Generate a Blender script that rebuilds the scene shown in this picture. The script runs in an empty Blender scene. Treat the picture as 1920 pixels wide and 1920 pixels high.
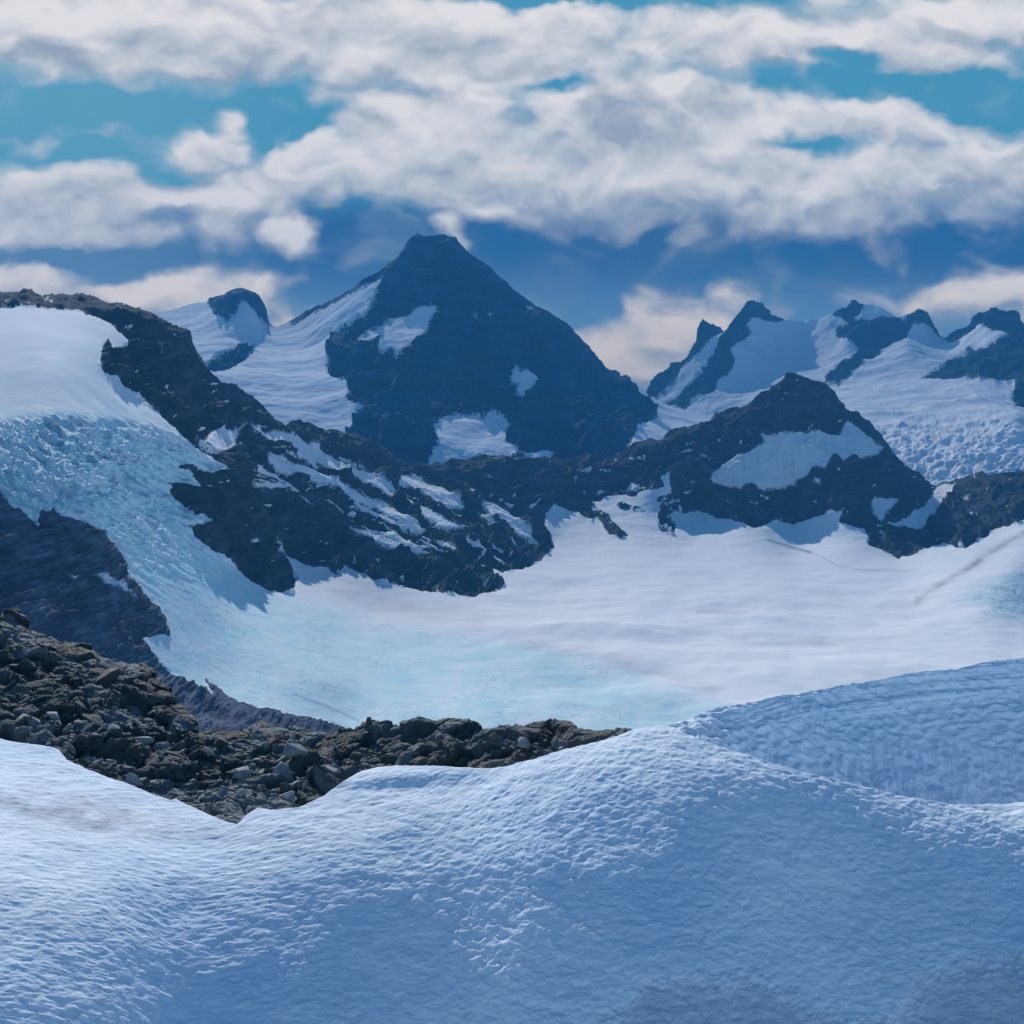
import bpy, math, random
import numpy as np
from mathutils import Vector

# ------------------------------------------------------------------ camera, light, exposure
scene = bpy.context.scene
F = 2638.0            # focal length in photo pixels (1920 wide)
HZ = 800.0            # photo row of the horizon
cam_d = bpy.data.cameras.new("camera")
cam = bpy.data.objects.new("camera", cam_d)
scene.collection.objects.link(cam)
cam.location = (0, 0, 0)
cam.rotation_euler = (math.radians(90), 0, 0)
cam_d.sensor_width = 36.0
cam_d.lens = 36.0 * F / 1920.0
cam_d.shift_y = -(960.0 - HZ) / 1920.0
cam_d.clip_start = 0.5
cam_d.clip_end = 300000.0
scene.camera = cam

SUN_EL = math.radians(28.0)
SUN_AZ = math.radians(-14.0)
world = bpy.data.worlds.new("World")
scene.world = world
world.use_nodes = True
wn = world.node_tree
wn.nodes.clear()
sky_t = wn.nodes.new("ShaderNodeTexSky")
sky_t.sky_type = 'NISHITA'
sky_t.sun_disc = False
sky_t.sun_elevation = SUN_EL
sky_t.sun_rotation = SUN_AZ
sky_t.altitude = 1500
sky_t.air_density = 1.0
sky_t.dust_density = 0.3
sky_t.ozone_density = 2.2
wbg = wn.nodes.new("ShaderNodeBackground")
wbg.inputs['Strength'].default_value = 0.052
wo = wn.nodes.new("ShaderNodeOutputWorld")
wtint = wn.nodes.new("ShaderNodeMix"); wtint.data_type = 'RGBA'; wtint.blend_type = 'MULTIPLY'
wtint.inputs[0].default_value = 1.0
wtint.inputs[7].default_value = (0.68, 0.97, 1.10, 1)      # sky tinted by hand: less red, so the ambient light turns bluer
wn.links.new(sky_t.outputs[0], wtint.inputs[6])
wn.links.new(wtint.outputs[2], wbg.inputs['Color'])
wn.links.new(wbg.outputs[0], wo.inputs['Surface'])

sun_d = bpy.data.lights.new("sun", 'SUN')
sun_d.energy = 5.0
sun_d.angle = math.radians(0.6)
sun_d.color = (1.0, 0.96, 0.90)
sun = bpy.data.objects.new("sun", sun_d)
scene.collection.objects.link(sun)
S = Vector((math.sin(SUN_AZ) * math.cos(SUN_EL), math.cos(SUN_AZ) * math.cos(SUN_EL), math.sin(SUN_EL)))
sun.rotation_euler = S.to_track_quat('Z', 'Y').to_euler()
sun.location = (0, 0, 500)

scene.view_settings.view_transform = 'Standard'
scene.view_settings.look = 'None'
scene.view_settings.exposure = 1.06
scene.view_settings.gamma = 1.0
scene.view_settings.use_curve_mapping = False
scene.render.engine = 'CYCLES'

HAZE_DENSITY = 5.6e-5
HAZE_COLOR = (0.09, 0.46, 1.0)
SKY_GAIN = 0.505        # brightness of the sky dome

# ------------------------------------------------------------------ numpy noise
rng = np.random.RandomState(7)
PERM = rng.permutation(4096).astype(np.int64)
G3 = rng.normal(size=(4096, 3)); G3 /= np.linalg.norm(G3, axis=1)[:, None]
G3 = G3.astype(np.float32)
RND = rng.rand(4096, 8).astype(np.float32)


def _h(ix, iy, iz):
    return PERM[(PERM[(PERM[ix & 4095] + iy) & 4095] + iz) & 4095]


def perlin(x, y, z):
    x = np.asarray(x, np.float64); y = np.asarray(y, np.float64); z = np.asarray(z, np.float64)
    x, y, z = np.broadcast_arrays(x, y, z)
    xi = np.floor(x).astype(np.int64); yi = np.floor(y).astype(np.int64); zi = np.floor(z).astype(np.int64)
    xf = (x - xi).astype(np.float32); yf = (y - yi).astype(np.float32); zf = (z - zi).astype(np.float32)
    u = xf * xf * xf * (xf * (xf * 6 - 15) + 10); v = yf * yf * yf * (yf * (yf * 6 - 15) + 10)
    w = zf * zf * zf * (zf * (zf * 6 - 15) + 10)
    out = np.zeros(x.shape, np.float32)
    for dx in (0, 1):
        wx = u if dx else 1 - u
        for dy in (0, 1):
            wy = v if dy else 1 - v
            for dz in (0, 1):
                wz = w if dz else 1 - w
                g = G3[_h(xi + dx, yi + dy, zi + dz)]
                out += wx * wy * wz * (g[..., 0] * (xf - dx) + g[..., 1] * (yf - dy) + g[..., 2] * (zf - dz))
    return out * 1.6


def fbm(x, y, z, octs=5, gain=0.5, lac=2.03):
    a = 1.0; s = 0; t = 0; f = 1.0
    for i in range(octs):
        s = s + a * perlin(x * f + 17.3 * i, y * f - 9.1 * i, z * f + 4.7 * i); t += a
        a *= gain; f *= lac
    return s / t * 1.3


def ridged(x, y, z, octs=5, gain=0.55, lac=2.07):
    a = 1.0; s = 0; t = 0; f = 1.0; prev = 1.0
    for i in range(octs):
        n = 1 - np.abs(perlin(x * f + 31.7 * i, y * f + 5.2 * i, z * f - 13.3 * i)) * 1.6
        n = np.clip(n, 0, 1) ** 2
        s = s + a * n * prev; t += a
        prev = np.clip(n * 1.4, 0.25, 1); a *= gain; f *= lac
    return s / t


def worley_blocks(P, size, tilt=0.7, stretch=(1, 1, 1)):
    """faceted blocks: every cell is a tilted plane of its own height; returns displacement / size and cell id"""
    q = P / (size * np.array(stretch))
    qi = np.floor(q).astype(np.int64)
    n = len(P)
    best = np.full(n, 1e9, np.float32); second = np.full(n, 1e9, np.float32)
    bid = np.zeros(n, np.int64); bd = np.zeros((n, 3), np.float32)
    for dx in (-1, 0, 1):
        for dy in (-1, 0, 1):
            for dz in (-1, 0, 1):
                ci = qi + np.array([dx, dy, dz])
                h = _h(ci[:, 0], ci[:, 1], ci[:, 2])
                c = ci + RND[h][:, :3]
                d = (q - c).astype(np.float32)
                r = np.einsum('ij,ij->i', d, d)
                m = r < best
                second = np.where(m, best, np.minimum(second, r))
                best = np.where(m, r, best); bid = np.where(m, h, bid); bd[m] = d[m]
    nrm = RND[bid][:, 3:6] * 2 - 1
    disp = (RND[bid][:, 6] - 0.5) * 0.9 + np.einsum('ij,ij->i', nrm, bd) * tilt
    edge = np.sqrt(second) - np.sqrt(best)
    disp -= 0.45 * np.clip(1 - edge / 0.16, 0, 1)
    return disp, bid, edge


def smooth(a, b, x):
    t = np.clip((x - a) / (b - a), 0, 1)
    return t * t * (3 - 2 * t)


# ------------------------------------------------------------------ map helpers
def sdf(px, py, poly):
    """signed distance in photo pixels to a traced outline, positive inside"""
    poly = np.asarray(poly, float)
    out = np.full(px.shape, -60.0, np.float32)
    x0, y0 = poly.min(0) - 60; x1, y1 = poly.max(0) + 60
    m = (px > x0) & (px < x1) & (py > y0) & (py < y1)
    if not m.any():
        return out
    X = px[m]; Y = py[m]
    d = np.full(X.shape, 1e9); inside = np.zeros(X.shape, bool)
    n = len(poly)
    for i in range(n):
        ax, ay = poly[i]; bx, by = poly[(i + 1) % n]
        ex, ey = bx - ax, by - ay
        t = np.clip(((X - ax) * ex + (Y - ay) * ey) / (ex * ex + ey * ey + 1e-9), 0, 1)
        d = np.minimum(d, (X - ax - t * ex) ** 2 + (Y - ay - t * ey) ** 2)
        c = ((ay > Y) != (by > Y))
        inside ^= c & (X < (bx - ax) * (Y - ay) / (by - ay + 1e-12) + ax)
    d = np.sqrt(d)
    out[m] = np.clip(np.where(inside, d, -d), -60, 60)
    return out


def usdf(px, py, polys):
    o = np.full(px.shape, -60.0, np.float32)
    for p in polys:
        o = np.maximum(o, sdf(px, py, p))
    return o


def tps(ctrl):
    """thin plate interpolation of inverse depth over the photo's plane of directions (planes stay planes)"""
    c = np.array(ctrl, float)
    X = c[:, :2] / 1000.0; v = 1000.0 / c[:, 2]
    n = len(c)
    r2 = ((X[:, None] - X[None]) ** 2).sum(-1)
    K = 0.5 * r2 * np.log(r2 + 1e-12) + np.eye(n) * 1e-4
    Pm = np.c_[np.ones(n), X]
    A = np.zeros((n + 3, n + 3)); A[:n, :n] = K; A[:n, n:] = Pm; A[n:, :n] = Pm.T
    w = np.linalg.solve(A, np.r_[v, 0, 0, 0])

    def ev(px, py):
        x = px.ravel() / 1000.0; y = py.ravel() / 1000.0
        o = w[n] + w[n + 1] * x + w[n + 2] * y
        for i in range(n):
            r = (x - X[i, 0]) ** 2 + (y - X[i, 1]) ** 2
            o += w[i] * 0.5 * r * np.log(r + 1e-12)
        lo, hi = 1000.0 / c[:, 2].max() * 0.8, 1000.0 / c[:, 2].min() * 1.35
        return (1000.0 / np.clip(o, lo, hi)).reshape(px.shape)
    return ev


def world_pt(px, py, D):
    return np.stack([(px - 960.0) * D / F, D, (HZ - py) * D / F], -1)


def grid_normals(P):
    du = np.gradient(P, axis=1); dv = np.gradient(P, axis=0)
    n = np.cross(du, dv)
    n /= np.linalg.norm(n, axis=-1)[..., None] + 1e-12
    flip = (n * -P).sum(-1) < 0
    n[flip] *= -1
    return n


def curve(pts, xs):
    p = np.array(pts, float)
    return np.interp(xs, p[:, 0], p[:, 1])


class Sheet:
    """terrain patch between a lower edge and a crest, with its far side falling away behind the crest"""
    def __init__(self, x0, x1, nx, crest, base, ny, ctrl, back=(24, 0.35, 0.9), jag=0.0, jagf=14.0, taper=1.0):
        u = np.linspace(x0, x1, nx)
        yc = curve(crest, u)
        if jag:
            yc = yc + jag * fbm(u / jagf, 3.3 + 0 * u, 0.5 + 0 * u, 5, 0.62)
        yb = curve(base, u) if not np.isscalar(base) else np.full(nx, float(base))
        t = np.linspace(0, 1, ny) ** taper
        self.px = np.repeat(u[None], ny, 0)
        w = max(3, int(nx * 70.0 / (x1 - x0)))
        kern = np.hanning(2 * w + 1); kern /= kern.sum()
        ys = np.convolve(np.pad(yc, w, mode='edge'), kern, mode='valid')
        yb = np.maximum(yb, np.maximum(ys, yc) + 20)
        self.py = yb[None] + (ys - yb)[None] * t[:, None] + (yc - ys)[None] * (t[:, None] ** 6)
        self.D = tps(ctrl)(self.px, self.py)
        self.P = world_pt(self.px, self.py, self.D)
        self.ny = ny
        self.nb, self.bd, self.bz = back

    def finish(self):
        """append the far side"""
        P = self.P
        top = P[-1]
        rows = []
        Dc = top[:, 1]
        for k in range(1, self.nb + 1):
            s = k / self.nb
            r = top.copy()
            g = 1 + self.bd * s
            r[:, 0] *= g; r[:, 1] *= g
            r[:, 2] -= self.bz * self.bd * Dc * (s ** 1.3)
            rows.append(r)
        self.P = np.concatenate([P, np.array(rows)], 0)

        def ext(a):
            return np.concatenate([a, np.repeat(a[-1:], self.nb, 0)], 0)
        self.ext = ext


def grid_mesh(name, P, attrs=None, mask=None, mat=None, smooth_sh=True):
    ny, nx = P.shape[:2]
    idx = np.arange(ny * nx).reshape(ny, nx)
    q = np.stack([idx[:-1, :-1], idx[:-1, 1:], idx[1:, 1:], idx[1:, :-1]], -1).reshape(-1, 4)
    if mask is not None:
        q = q[mask.reshape(-1)]
    used = np.zeros(ny * nx, bool); used[q.ravel()] = True
    remap = np.cumsum(used) - 1
    q = remap[q]
    V = P.reshape(-1, 3)[used]
    me = bpy.data.meshes.new(name)
    me.vertices.add(len(V)); me.vertices.foreach_set('co', V.astype(np.float32).ravel())
    me.loops.add(q.size); me.loops.foreach_set('vertex_index', q.astype(np.int32).ravel())
    me.polygons.add(len(q))
    me.polygons.foreach_set('loop_start', np.arange(0, q.size, 4, dtype=np.int32))
    me.polygons.foreach_set('loop_total', np.full(len(q), 4, np.int32))
    me.update(calc_edges=True)
    me.polygons.foreach_set('use_smooth', np.full(len(q), smooth_sh))
    for k, a in (attrs or {}).items():
        a = np.asarray(a, np.float32)
        if a.ndim == 3:
            at = me.attributes.new(k, 'FLOAT_COLOR', 'POINT')
            c = np.ones((used.sum(), 4), np.float32); c[:, :a.shape[2]] = a.reshape(-1, a.shape[2])[used]
            at.data.foreach_set('color', c.ravel())
        else:
            at = me.attributes.new(k, 'FLOAT', 'POINT')
            at.data.foreach_set('value', a.reshape(-1)[used])
    ob = bpy.data.objects.new(name, me)
    scene.collection.objects.link(ob)
    if mat:
        me.materials.append(mat)
    return ob


def tag(o, label, cat, kind=None, group=None):
    o['label'] = label; o['category'] = cat
    if kind: o['kind'] = kind
    if group: o['group'] = group
    return o


def face_mask(cond):
    """vertex condition -> face condition"""
    c = cond.astype(np.int8)
    return (c[:-1, :-1] + c[:-1, 1:] + c[1:, 1:] + c[1:, :-1]) >= 2


# ------------------------------------------------------------------ materials
class NT:
    def __init__(self, name, rough=0.8, spec=0.2):
        self.m = bpy.data.materials.new(name); self.m.use_nodes = True
        self.t = self.m.node_tree
        self.b = self.t.nodes['Principled BSDF']
        self.b.inputs['Roughness'].default_value = rough
        self.b.inputs['Specular IOR Level'].default_value = spec
        self.geo = self.t.nodes.new('ShaderNodeTexCoord').outputs['Object']

    def link(self, a, b): self.t.links.new(a, b)

    def sock(self, node, i, v):
        if isinstance(v, bpy.types.NodeSocket): self.link(v, node.inputs[i])
        else: node.inputs[i].default_value = v

    def attr(self, name, out='Fac'):
        n = self.t.nodes.new('ShaderNodeAttribute'); n.attribute_name = name
        return n.outputs[out]

    def mapping(self, scale=(1, 1, 1), rot=(0, 0, 0)):
        n = self.t.nodes.new('ShaderNodeMapping'); self.link(self.geo, n.inputs[0])
        n.inputs['Scale'].default_value = scale; n.inputs['Rotation'].default_value = rot
        return n.outputs[0]

    def noise(self, scale, detail=5, rough=0.55, vec=None, dist=0.0):
        n = self.t.nodes.new('ShaderNodeTexNoise')
        self.link(vec or self.geo, n.inputs['Vector'])
        n.inputs['Scale'].default_value = scale; n.inputs['Detail'].default_value = detail
        n.inputs['Roughness'].default_value = rough; n.inputs['Distortion'].default_value = dist
        return n.outputs['Fac']

    def voronoi(self, scale, feature='F1', vec=None, out='Distance'):
        n = self.t.nodes.new('ShaderNodeTexVoronoi'); n.feature = feature
        self.link(vec or self.geo, n.inputs['Vector']); n.inputs['Scale'].default_value = scale
        return n.outputs[out]

    def math(self, op, a, b=0.0, clamp=False):
        n = self.t.nodes.new('ShaderNodeMath'); n.operation = op; n.use_clamp = clamp
        self.sock(n, 0, a); self.sock(n, 1, b)
        return n.outputs[0]

    def ramp(self, v, lo, hi, a=0.0, b=1.0):
        n = self.t.nodes.new('ShaderNodeMapRange'); n.interpolation_type = 'SMOOTHSTEP'
        self.sock(n, 0, v); n.inputs[1].default_value = lo; n.inputs[2].default_value = hi
        n.inputs[3].default_value = a; n.inputs[4].default_value = b
        return n.outputs[0]

    def mix(self, f, a, b):
        n = self.t.nodes.new('ShaderNodeMix'); n.data_type = 'RGBA'
        self.sock(n, 0, f)
        for i, v in ((6, a), (7, b)):
            if isinstance(v, bpy.types.NodeSocket): self.link(v, n.inputs[i])
            else: n.inputs[i].default_value = (*v, 1)
        return n.outputs[2]

    def bump(self, h, dist, strength=1.0, prev=None):
        n = self.t.nodes.new('ShaderNodeBump')
        self.link(h, n.inputs['Height']); n.inputs['Distance'].default_value = dist
        self.sock(n, 'Strength', strength)
        if prev: self.link(prev, n.inputs['Normal'])
        return n.outputs[0]

    def out(self, col, normal=None):
        self.sock(self.b, 'Base Color', col)
        if normal: self.link(normal, self.b.inputs['Normal'])
        return self.m


def rock_snow_mat(name, rock_a, rock_b, snow, grain, edge, bump_m, dust=0.05, strata=True):
    """rock with traced snow cover: attribute 'snow' is the distance inside a snow patch"""
    k = NT(name, 0.95, 0.04)
    n1 = k.noise(1.0 / grain, 7, 0.62)
    vec = k.mapping((1, 0.6, 3.2), (0.35, 0.25, 0)) if strata else None
    n2 = k.noise(0.45 / grain, 8, 0.66, vec)
    rock = k.mix(k.ramp(n1, 0.32, 0.68), rock_a, rock_b)
    rock = k.mix(k.ramp(n2, 0.42, 0.68, 0, 0.75), rock, tuple(c * 2.0 for c in rock_b))
    sd = k.math('ADD', k.attr('snow'), k.math('MULTIPLY', k.math('SUBTRACT', n1, 0.5), edge))
    fine = k.noise(6.5 / grain, 6, 0.7, k.mapping((1, 1, 0.45)))
    sd = k.math('ADD', sd, k.math('MULTIPLY', k.math('SUBTRACT', fine, 0.52), edge * 3.2))
    f = k.ramp(sd, -0.8, 1.4)
    ledge = k.noise(3.0 / grain, 7, 0.7, k.mapping((0.5, 0.5, 2.6), (0.2, 0.3, 0)))
    rock = k.mix(k.math('MULTIPLY', k.ramp(ledge, 0.60, 0.72), dust), rock, snow)
    sn = k.mix(k.ramp(n2, 0.4, 0.75, 0, 0.35), snow, tuple(c * 0.78 for c in snow))
    sn = k.mix(k.attr('dirt_and_grey'), sn, (0.16, 0.15, 0.16))
    col = k.mix(f, rock, sn)
    h = k.noise(1.6 / grain, 8, 0.68)
    b = k.bump(h, bump_m, k.ramp(f, 0, 1, 1.0, 0.18))
    return k.out(col, b)


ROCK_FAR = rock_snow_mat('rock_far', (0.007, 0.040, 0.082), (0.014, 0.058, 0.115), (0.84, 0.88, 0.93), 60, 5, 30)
ROCK_BIG = rock_snow_mat('rock_pyramid', (0.004, 0.052, 0.120), (0.008, 0.072, 0.165), (0.80, 0.87, 0.94), 55, 8, 28)  # blue of the distance haze is put into this rock colour
ROCK_MID = rock_snow_mat('rock_mid', (0.028, 0.038, 0.056), (0.052, 0.066, 0.092), (0.86, 0.89, 0.93), 26, 6, 16)
ROCK_SLAB = rock_snow_mat('rock_slab', (0.050, 0.066, 0.105), (0.100, 0.125, 0.185), (0.60, 0.68, 0.80), 16, 8, 8)


def snow_mat(name, col, grain, bump_m, ice_and_shade=(0.46, 0.74, 0.83), cellscale=None):
    k = NT(name, 0.9, 0.03)
    n1 = k.noise(1.0 / grain, 6, 0.6)
    n2 = k.noise(0.12 / grain, 4, 0.55)
    c = k.mix(k.ramp(n2, 0.35, 0.7, 0, 0.30), col, tuple(x * y for x, y in zip(col, (0.84, 0.87, 0.93))))
    ice_shade_c = k.mix(k.ramp(k.noise(0.3 / grain, 9, 0.72, k.mapping((1, .35, 1), (0, 0, .5))), 0.42, 0.62), ice_and_shade, tuple(x * 0.62 + .3 for x in ice_and_shade))
    c = k.mix(k.attr('ice_and_shade'), c, ice_shade_c)
    c = k.mix(k.attr('dirt_and_grey'), c, (0.22, 0.22, 0.25))
    c = k.mix(k.attr('crack'), c, (0.10, 0.26, 0.38))
    b = k.bump(n1, bump_m, 0.6)
    return k.out(c, b)


SNOW_VALLEY = snow_mat('snow_valley', (0.86, 0.89, 0.92), 9, 0.6)
ICE = snow_mat('glacier_ice', (0.84, 0.89, 0.93), 7, 0.8)


def near_snow_mat():
    k = NT('snow_near', 0.9, 0.03)
    warp = k.noise(0.8, 3, 0.5)
    vec = k.mapping((1, 0.8, 1))
    c1 = k.voronoi(0.75, 'SMOOTH_F1', vec)
    n1 = k.noise(1.6, 6, 0.62)
    n2 = k.noise(0.05, 5, 0.55)
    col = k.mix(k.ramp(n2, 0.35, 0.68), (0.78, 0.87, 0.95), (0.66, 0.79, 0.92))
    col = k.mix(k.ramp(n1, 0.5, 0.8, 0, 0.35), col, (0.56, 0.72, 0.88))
    col = k.mix(k.attr('dirt_and_grey'), col, (0.24, 0.25, 0.30))
    b = k.bump(c1, 0.14, 0.6)
    b = k.bump(n1, 0.16, 0.5, b)
    b = k.bump(k.noise(9, 4, 0.6), 0.03, 0.5, b)
    return k.out(col, b)


SNOW_NEAR = near_snow_mat()


def near_rock_mat(name, a, b_, c_, scale, use_tone=False):
    k = NT(name, 0.85, 0.2)
    n1 = k.noise(0.6 * scale, 8, 0.68)
    n2 = k.noise(0.12 * scale, 5, 0.6)
    col = k.mix(k.ramp(n1, 0.35, 0.65), a, b_)
    col = k.mix(k.ramp(n2, 0.45, 0.65, 0, 0.7), col, c_)
    if use_tone:
        col = k.mix(k.ramp(k.attr('tone'), 0.42, 0.85, 0, 0.85), col, (0.155, 0.185, 0.210))
    b = k.bump(k.noise(1.6 * scale, 9, 0.72), 0.28 / scale, 0.8)
    return k.out(col, b)


ROCK_NEAR = near_rock_mat('rock_near', (0.036, 0.046, 0.049), (0.078, 0.094, 0.100), (0.062, 0.066, 0.060), 1.0, True)
BOULDER_GREY = near_rock_mat('boulder_grey', (0.20, 0.22, 0.24), (0.30, 0.33, 0.36), (0.20, 0.20, 0.19), 2.0)
BOULDER_DARK = near_rock_mat('boulder_dark', (0.06, 0.06, 0.055), (0.11, 0.11, 0.10), (0.10, 0.08, 0.06), 2.0)
BOULDER_RUST = near_rock_mat('boulder_rust', (0.11, 0.08, 0.065), (0.17, 0.13, 0.11), (0.10, 0.07, 0.05), 2.0)

# ------------------------------------------------------------------ sky dome with clouds
def build_sky():
    R = 90000.0

    def axis(lo, hi, step, grow_lo, grow_hi, n_out):
        core = np.arange(lo, hi, step)
        a = lo - (lo - grow_lo) * (np.linspace(0, 1, n_out + 1)[1:] ** 1.6)
        b = hi + (grow_hi - hi) * (np.linspace(0, 1, n_out + 1)[1:] ** 1.6)
        return np.r_[a[::-1], core, b]
    # directions as tan(azimuth), tan(elevation) in photo-pixel units so that clouds can be placed
    X = axis(-60, 1980, 2.2, -1900, 3800, 60)
    Y = axis(-40, 880, 2.2, -1050, 980, 50)
    px, py = np.meshgrid(X, Y)
    u = px / 100.0; v = py / 100.0

    # billowing detail
    w1 = fbm(u * 0.55, v * 0.9, 1.5 + 0 * u, 4); w2 = fbm(u * 0.55 + 9, v * 0.9 - 4, 7.5 + 0 * u, 4)
    uu = u + w1 * 0.7; vv = v + w2 * 0.45
    big = fbm(uu * 0.42, vv * 0.85, 2.2 + 0 * u, 4, 0.5)
    n = fbm(uu * 1.0, vv * 1.35, 11.0 + 0 * u, 6, 0.37)

    def billow(a, b, z):
        s = 0; t = 0; amp = 1.0; f = 1.0
        for i in range(5):
            s = s + amp * np.abs(perlin(a * f + 3.1 * i, b * f, z + 2.3 * i + 0 * a)); t += amp
            amp *= 0.52; f *= 2.1
        return 1 - s / t * 2.2
    bil = billow(uu * 1.0, vv * 1.5, 4.0)

    wn1 = fbm(u * 2.2, v * 2.4, 21.0 + 0 * u, 5, 0.55); wn2 = fbm(u * 2.2, v * 2.4, 33.0 + 0 * u, 5, 0.55)

    def blob(cx, cy, rx, ry, ang=0.0, warp=1.0):
        a = math.radians(ang)
        dx = px + w1 * 60 * warp + wn1 * 15 - cx; dy = py + w2 * 34 * warp + wn2 * 10 - cy
        ex = (dx * math.cos(a) + dy * math.sin(a)) / rx; ey = (-dx * math.sin(a) + dy * math.cos(a)) / ry
        return np.exp(-(ex * ex + ey * ey) * 1.1)

    def cover(blobs):
        c = np.zeros_like(px)
        for b in blobs:
            c = np.maximum(c, b[0] * blob(*b[1:])) if b[0] > 0 else c + b[0] * blob(*b[1:])
        return c
    # main pale decks
    deck = cover([
        (1.25, 250, 60, 620, 105, 3), (1.2, 800, 70, 520, 115, 4), (1.1, 1500, 95, 520, 75, 4), (1.0, 1850, 40, 330, 80),
        (1.1, 1250, 250, 380, 140), (1.0, 800, 260, 300, 110, 6), (0.95, 600, 300, 190, 90, -8),
        (1.15, 900, 330, 380, 75, 4), (1.2, 1300, 330, 420, 85, 3), (1.2, 1720, 340, 420, 85, -5), (1.0, 1650, 235, 240, 50, 5),
        (0.9, 395, 262, 95, 52, 8), (1.1, 130, 400, 300, 95, -2), (1.0, 420, 370, 190, 90, -14), (0.62, 540, 440, 130, 50, 18),
        (0.8, 50, 520, 150, 60), (0.95, 240, 545, 140, 30), (0.75, 430, 545, 120, 60, 10), (0.8, 1640, 240, 300, 50, 8),
        (1.1, 1200, 635, 190, 66, -12), (1.25, 1130, 680, 200, 66, 0), (0.7, 1375, 565, 45, 40, 10), (1.0, 1830, 560, 190, 45, -6),
        (0.95, 1980, 575, 150, 70), (0.62, 840, 415, 42, 55, 20), (0.5, 560, 600, 110, 50), (0.5, 180, 245, 95, 18, 10),
        # gaps of open sky
        (-1.3, 1060, -8, 260, 20, 1), (-1.25, 1740, 165, 260, 28, 5), (-0.9, 1580, 105, 70, 22, 5), (-0.7, 1500, 262, 95, 16, 4),
        (-1.12, 60, 225, 180, 50, 6), (-0.98, 260, 245, 130, 46, 8), (-0.88, 500, 212, 110, 32, -12), (-0.9, 560, 255, 90, 22, -15), (-0.6, 1040, 160, 60, 16),
        (-0.7, 1905, 215, 100, 20), (-0.5, 330, 325, 60, 26, -20), (-0.6, 310, 415, 60, 22), (-0.7, 130, 480, 210, 22, 4),
    ])
    deck = np.maximum(deck, 0.85 * blob(408, 250, 42, 46, 0)); deck = np.maximum(deck, 0.85 * blob(405, 280, 84, 30, 14)); deck = np.maximum(deck, 0.8 * blob(350, 300, 60, 50))
    deck = np.maximum(deck, 0.42 * blob(180, 243, 80, 16, 10)); deck = np.maximum(deck, 0.40 * blob(40, 262, 90, 24, 8))
    dens = deck + 0.38 * n + 0.20 * big
    alpha = smooth(0.08, 0.78, dens)
    # light and dark inside the cloud: compare with the density a little higher up
    sh = np.zeros_like(px)
    puff = 0.55 * billow(uu * 0.55, vv * 0.95, 4.0) + 0.45 * n + 0.4 * big
    relief = 0.6 * (puff - np.roll(puff, 6, axis=0)) + 0.55 * (puff - np.roll(puff, 16, axis=0))
    dark = np.clip(
        0.75 * blob(1118, 192, 40, 40, 0, .6) + 0.95 * blob(1165, 246, 55, 38, 25, .6) + 0.55 * blob(1200, 190, 34, 55, 10, .6) + 0.75 * blob(1350, 168, 32, 34, 0, .6) + 0.65 * blob(1315, 215, 60, 28, -20, .6) + 0.45 * blob(1230, 235, 150, 60)
        - 0.45 * blob(1262, 150, 24, 50, 0, .5) - 0.5 * blob(1225, 98, 60, 18, 0, .5) - 0.4 * blob(1385, 115, 60, 20, 0, .5) - 0.4 * blob(1080, 150, 26, 26, 0, .5) + 0.95 * blob(1830, 355, 210, 46, -8)
        + 0.50 * blob(400, 118, 120, 40, 10) + 0.45 * blob(1640, 120, 330, 26, 8) + 0.5 * blob(860, 335, 110, 26, 10) + 0.35 * blob(1080, 345, 80, 26)
        + 0.55 * blob(180, 415, 220, 36, 5) + 0.5 * blob(700, 60, 380, 30, 6) + 0.4 * blob(380, 300, 70, 30, -30) + 0.3 * blob(70, 350, 140, 22)
        + 0.55 * blob(1300, 395, 420, 30, 3) + 0.35 * blob(1250, 720, 120, 14) + 0.3 * blob(1480, 300, 300, 18) + 0.5 * blob(950, 362, 260, 20, 4) + 0.35 * blob(620, 175, 260, 22, 8), -0.5, 1.1)
    tone = 0.74 + 0.36 * relief + 0.07 * n - 0.44 * np.minimum(dark, 0.85) * np.clip(1 + 1.3 * n + 0.9 * wn1, 0.35, 1.5) + 0.16 * (puff - 0.4)
    gtop = np.clip(dens - np.roll(dens, 14, axis=0), -0.5, 0.5)
    tone = tone + (0.30 * np.clip(gtop, 0, 1) + 0.62 * np.clip(gtop, -1, 0)) * smooth(0.2, 0.6, dens)
    thin = 1 - smooth(0.55, 1.2, dens)
    tone = np.clip(tone - 0.05 * thin, 0.18, 0.90)[..., None]
    white = np.array([0.78, 0.735, 0.70]); grey = np.array([0.22, 0.30, 0.40]); warm = np.array([1.12, 0.92, 0.68])
    low = smooth(430, 620, py)[..., None]
    lit = white * (1 - low * 0.9) + warm * low * 0.9
    warm2 = (0.55 * blob(400, 360, 520, 130) + 0.5 * blob(1300, 320, 500, 50))[..., None]
    lit = lit * (1 - 0.35 * warm2) + np.array([0.74, 0.69, 0.65]) * 0.35 * warm2
    ccol = grey * (1 - tone) + lit * tone * 1.18
    # blue behind
    teal = np.array([0.070, 0.300, 0.450]); teal2 = np.array([0.125, 0.365, 0.490]); deep = np.array([0.016, 0.100, 0.265]); lowb = np.array([0.165, 0.330, 0.480])
    k1 = smooth(330, 430, py)[..., None]; k2 = smooth(470, 640, py)[..., None]
    lft = smooth(700, 150, px)[..., None]
    blue = (teal * (1 - 0.8 * lft) + teal2 * 0.8 * lft)
    blue = blue * (1 - k1) + deep * k1
    blue = blue * (1 - k2) + lowb * k2
    blue = blue * (1 - 0.55 * lft * k1) + np.array([0.20, 0.34, 0.47]) * 0.55 * lft * k1
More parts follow.
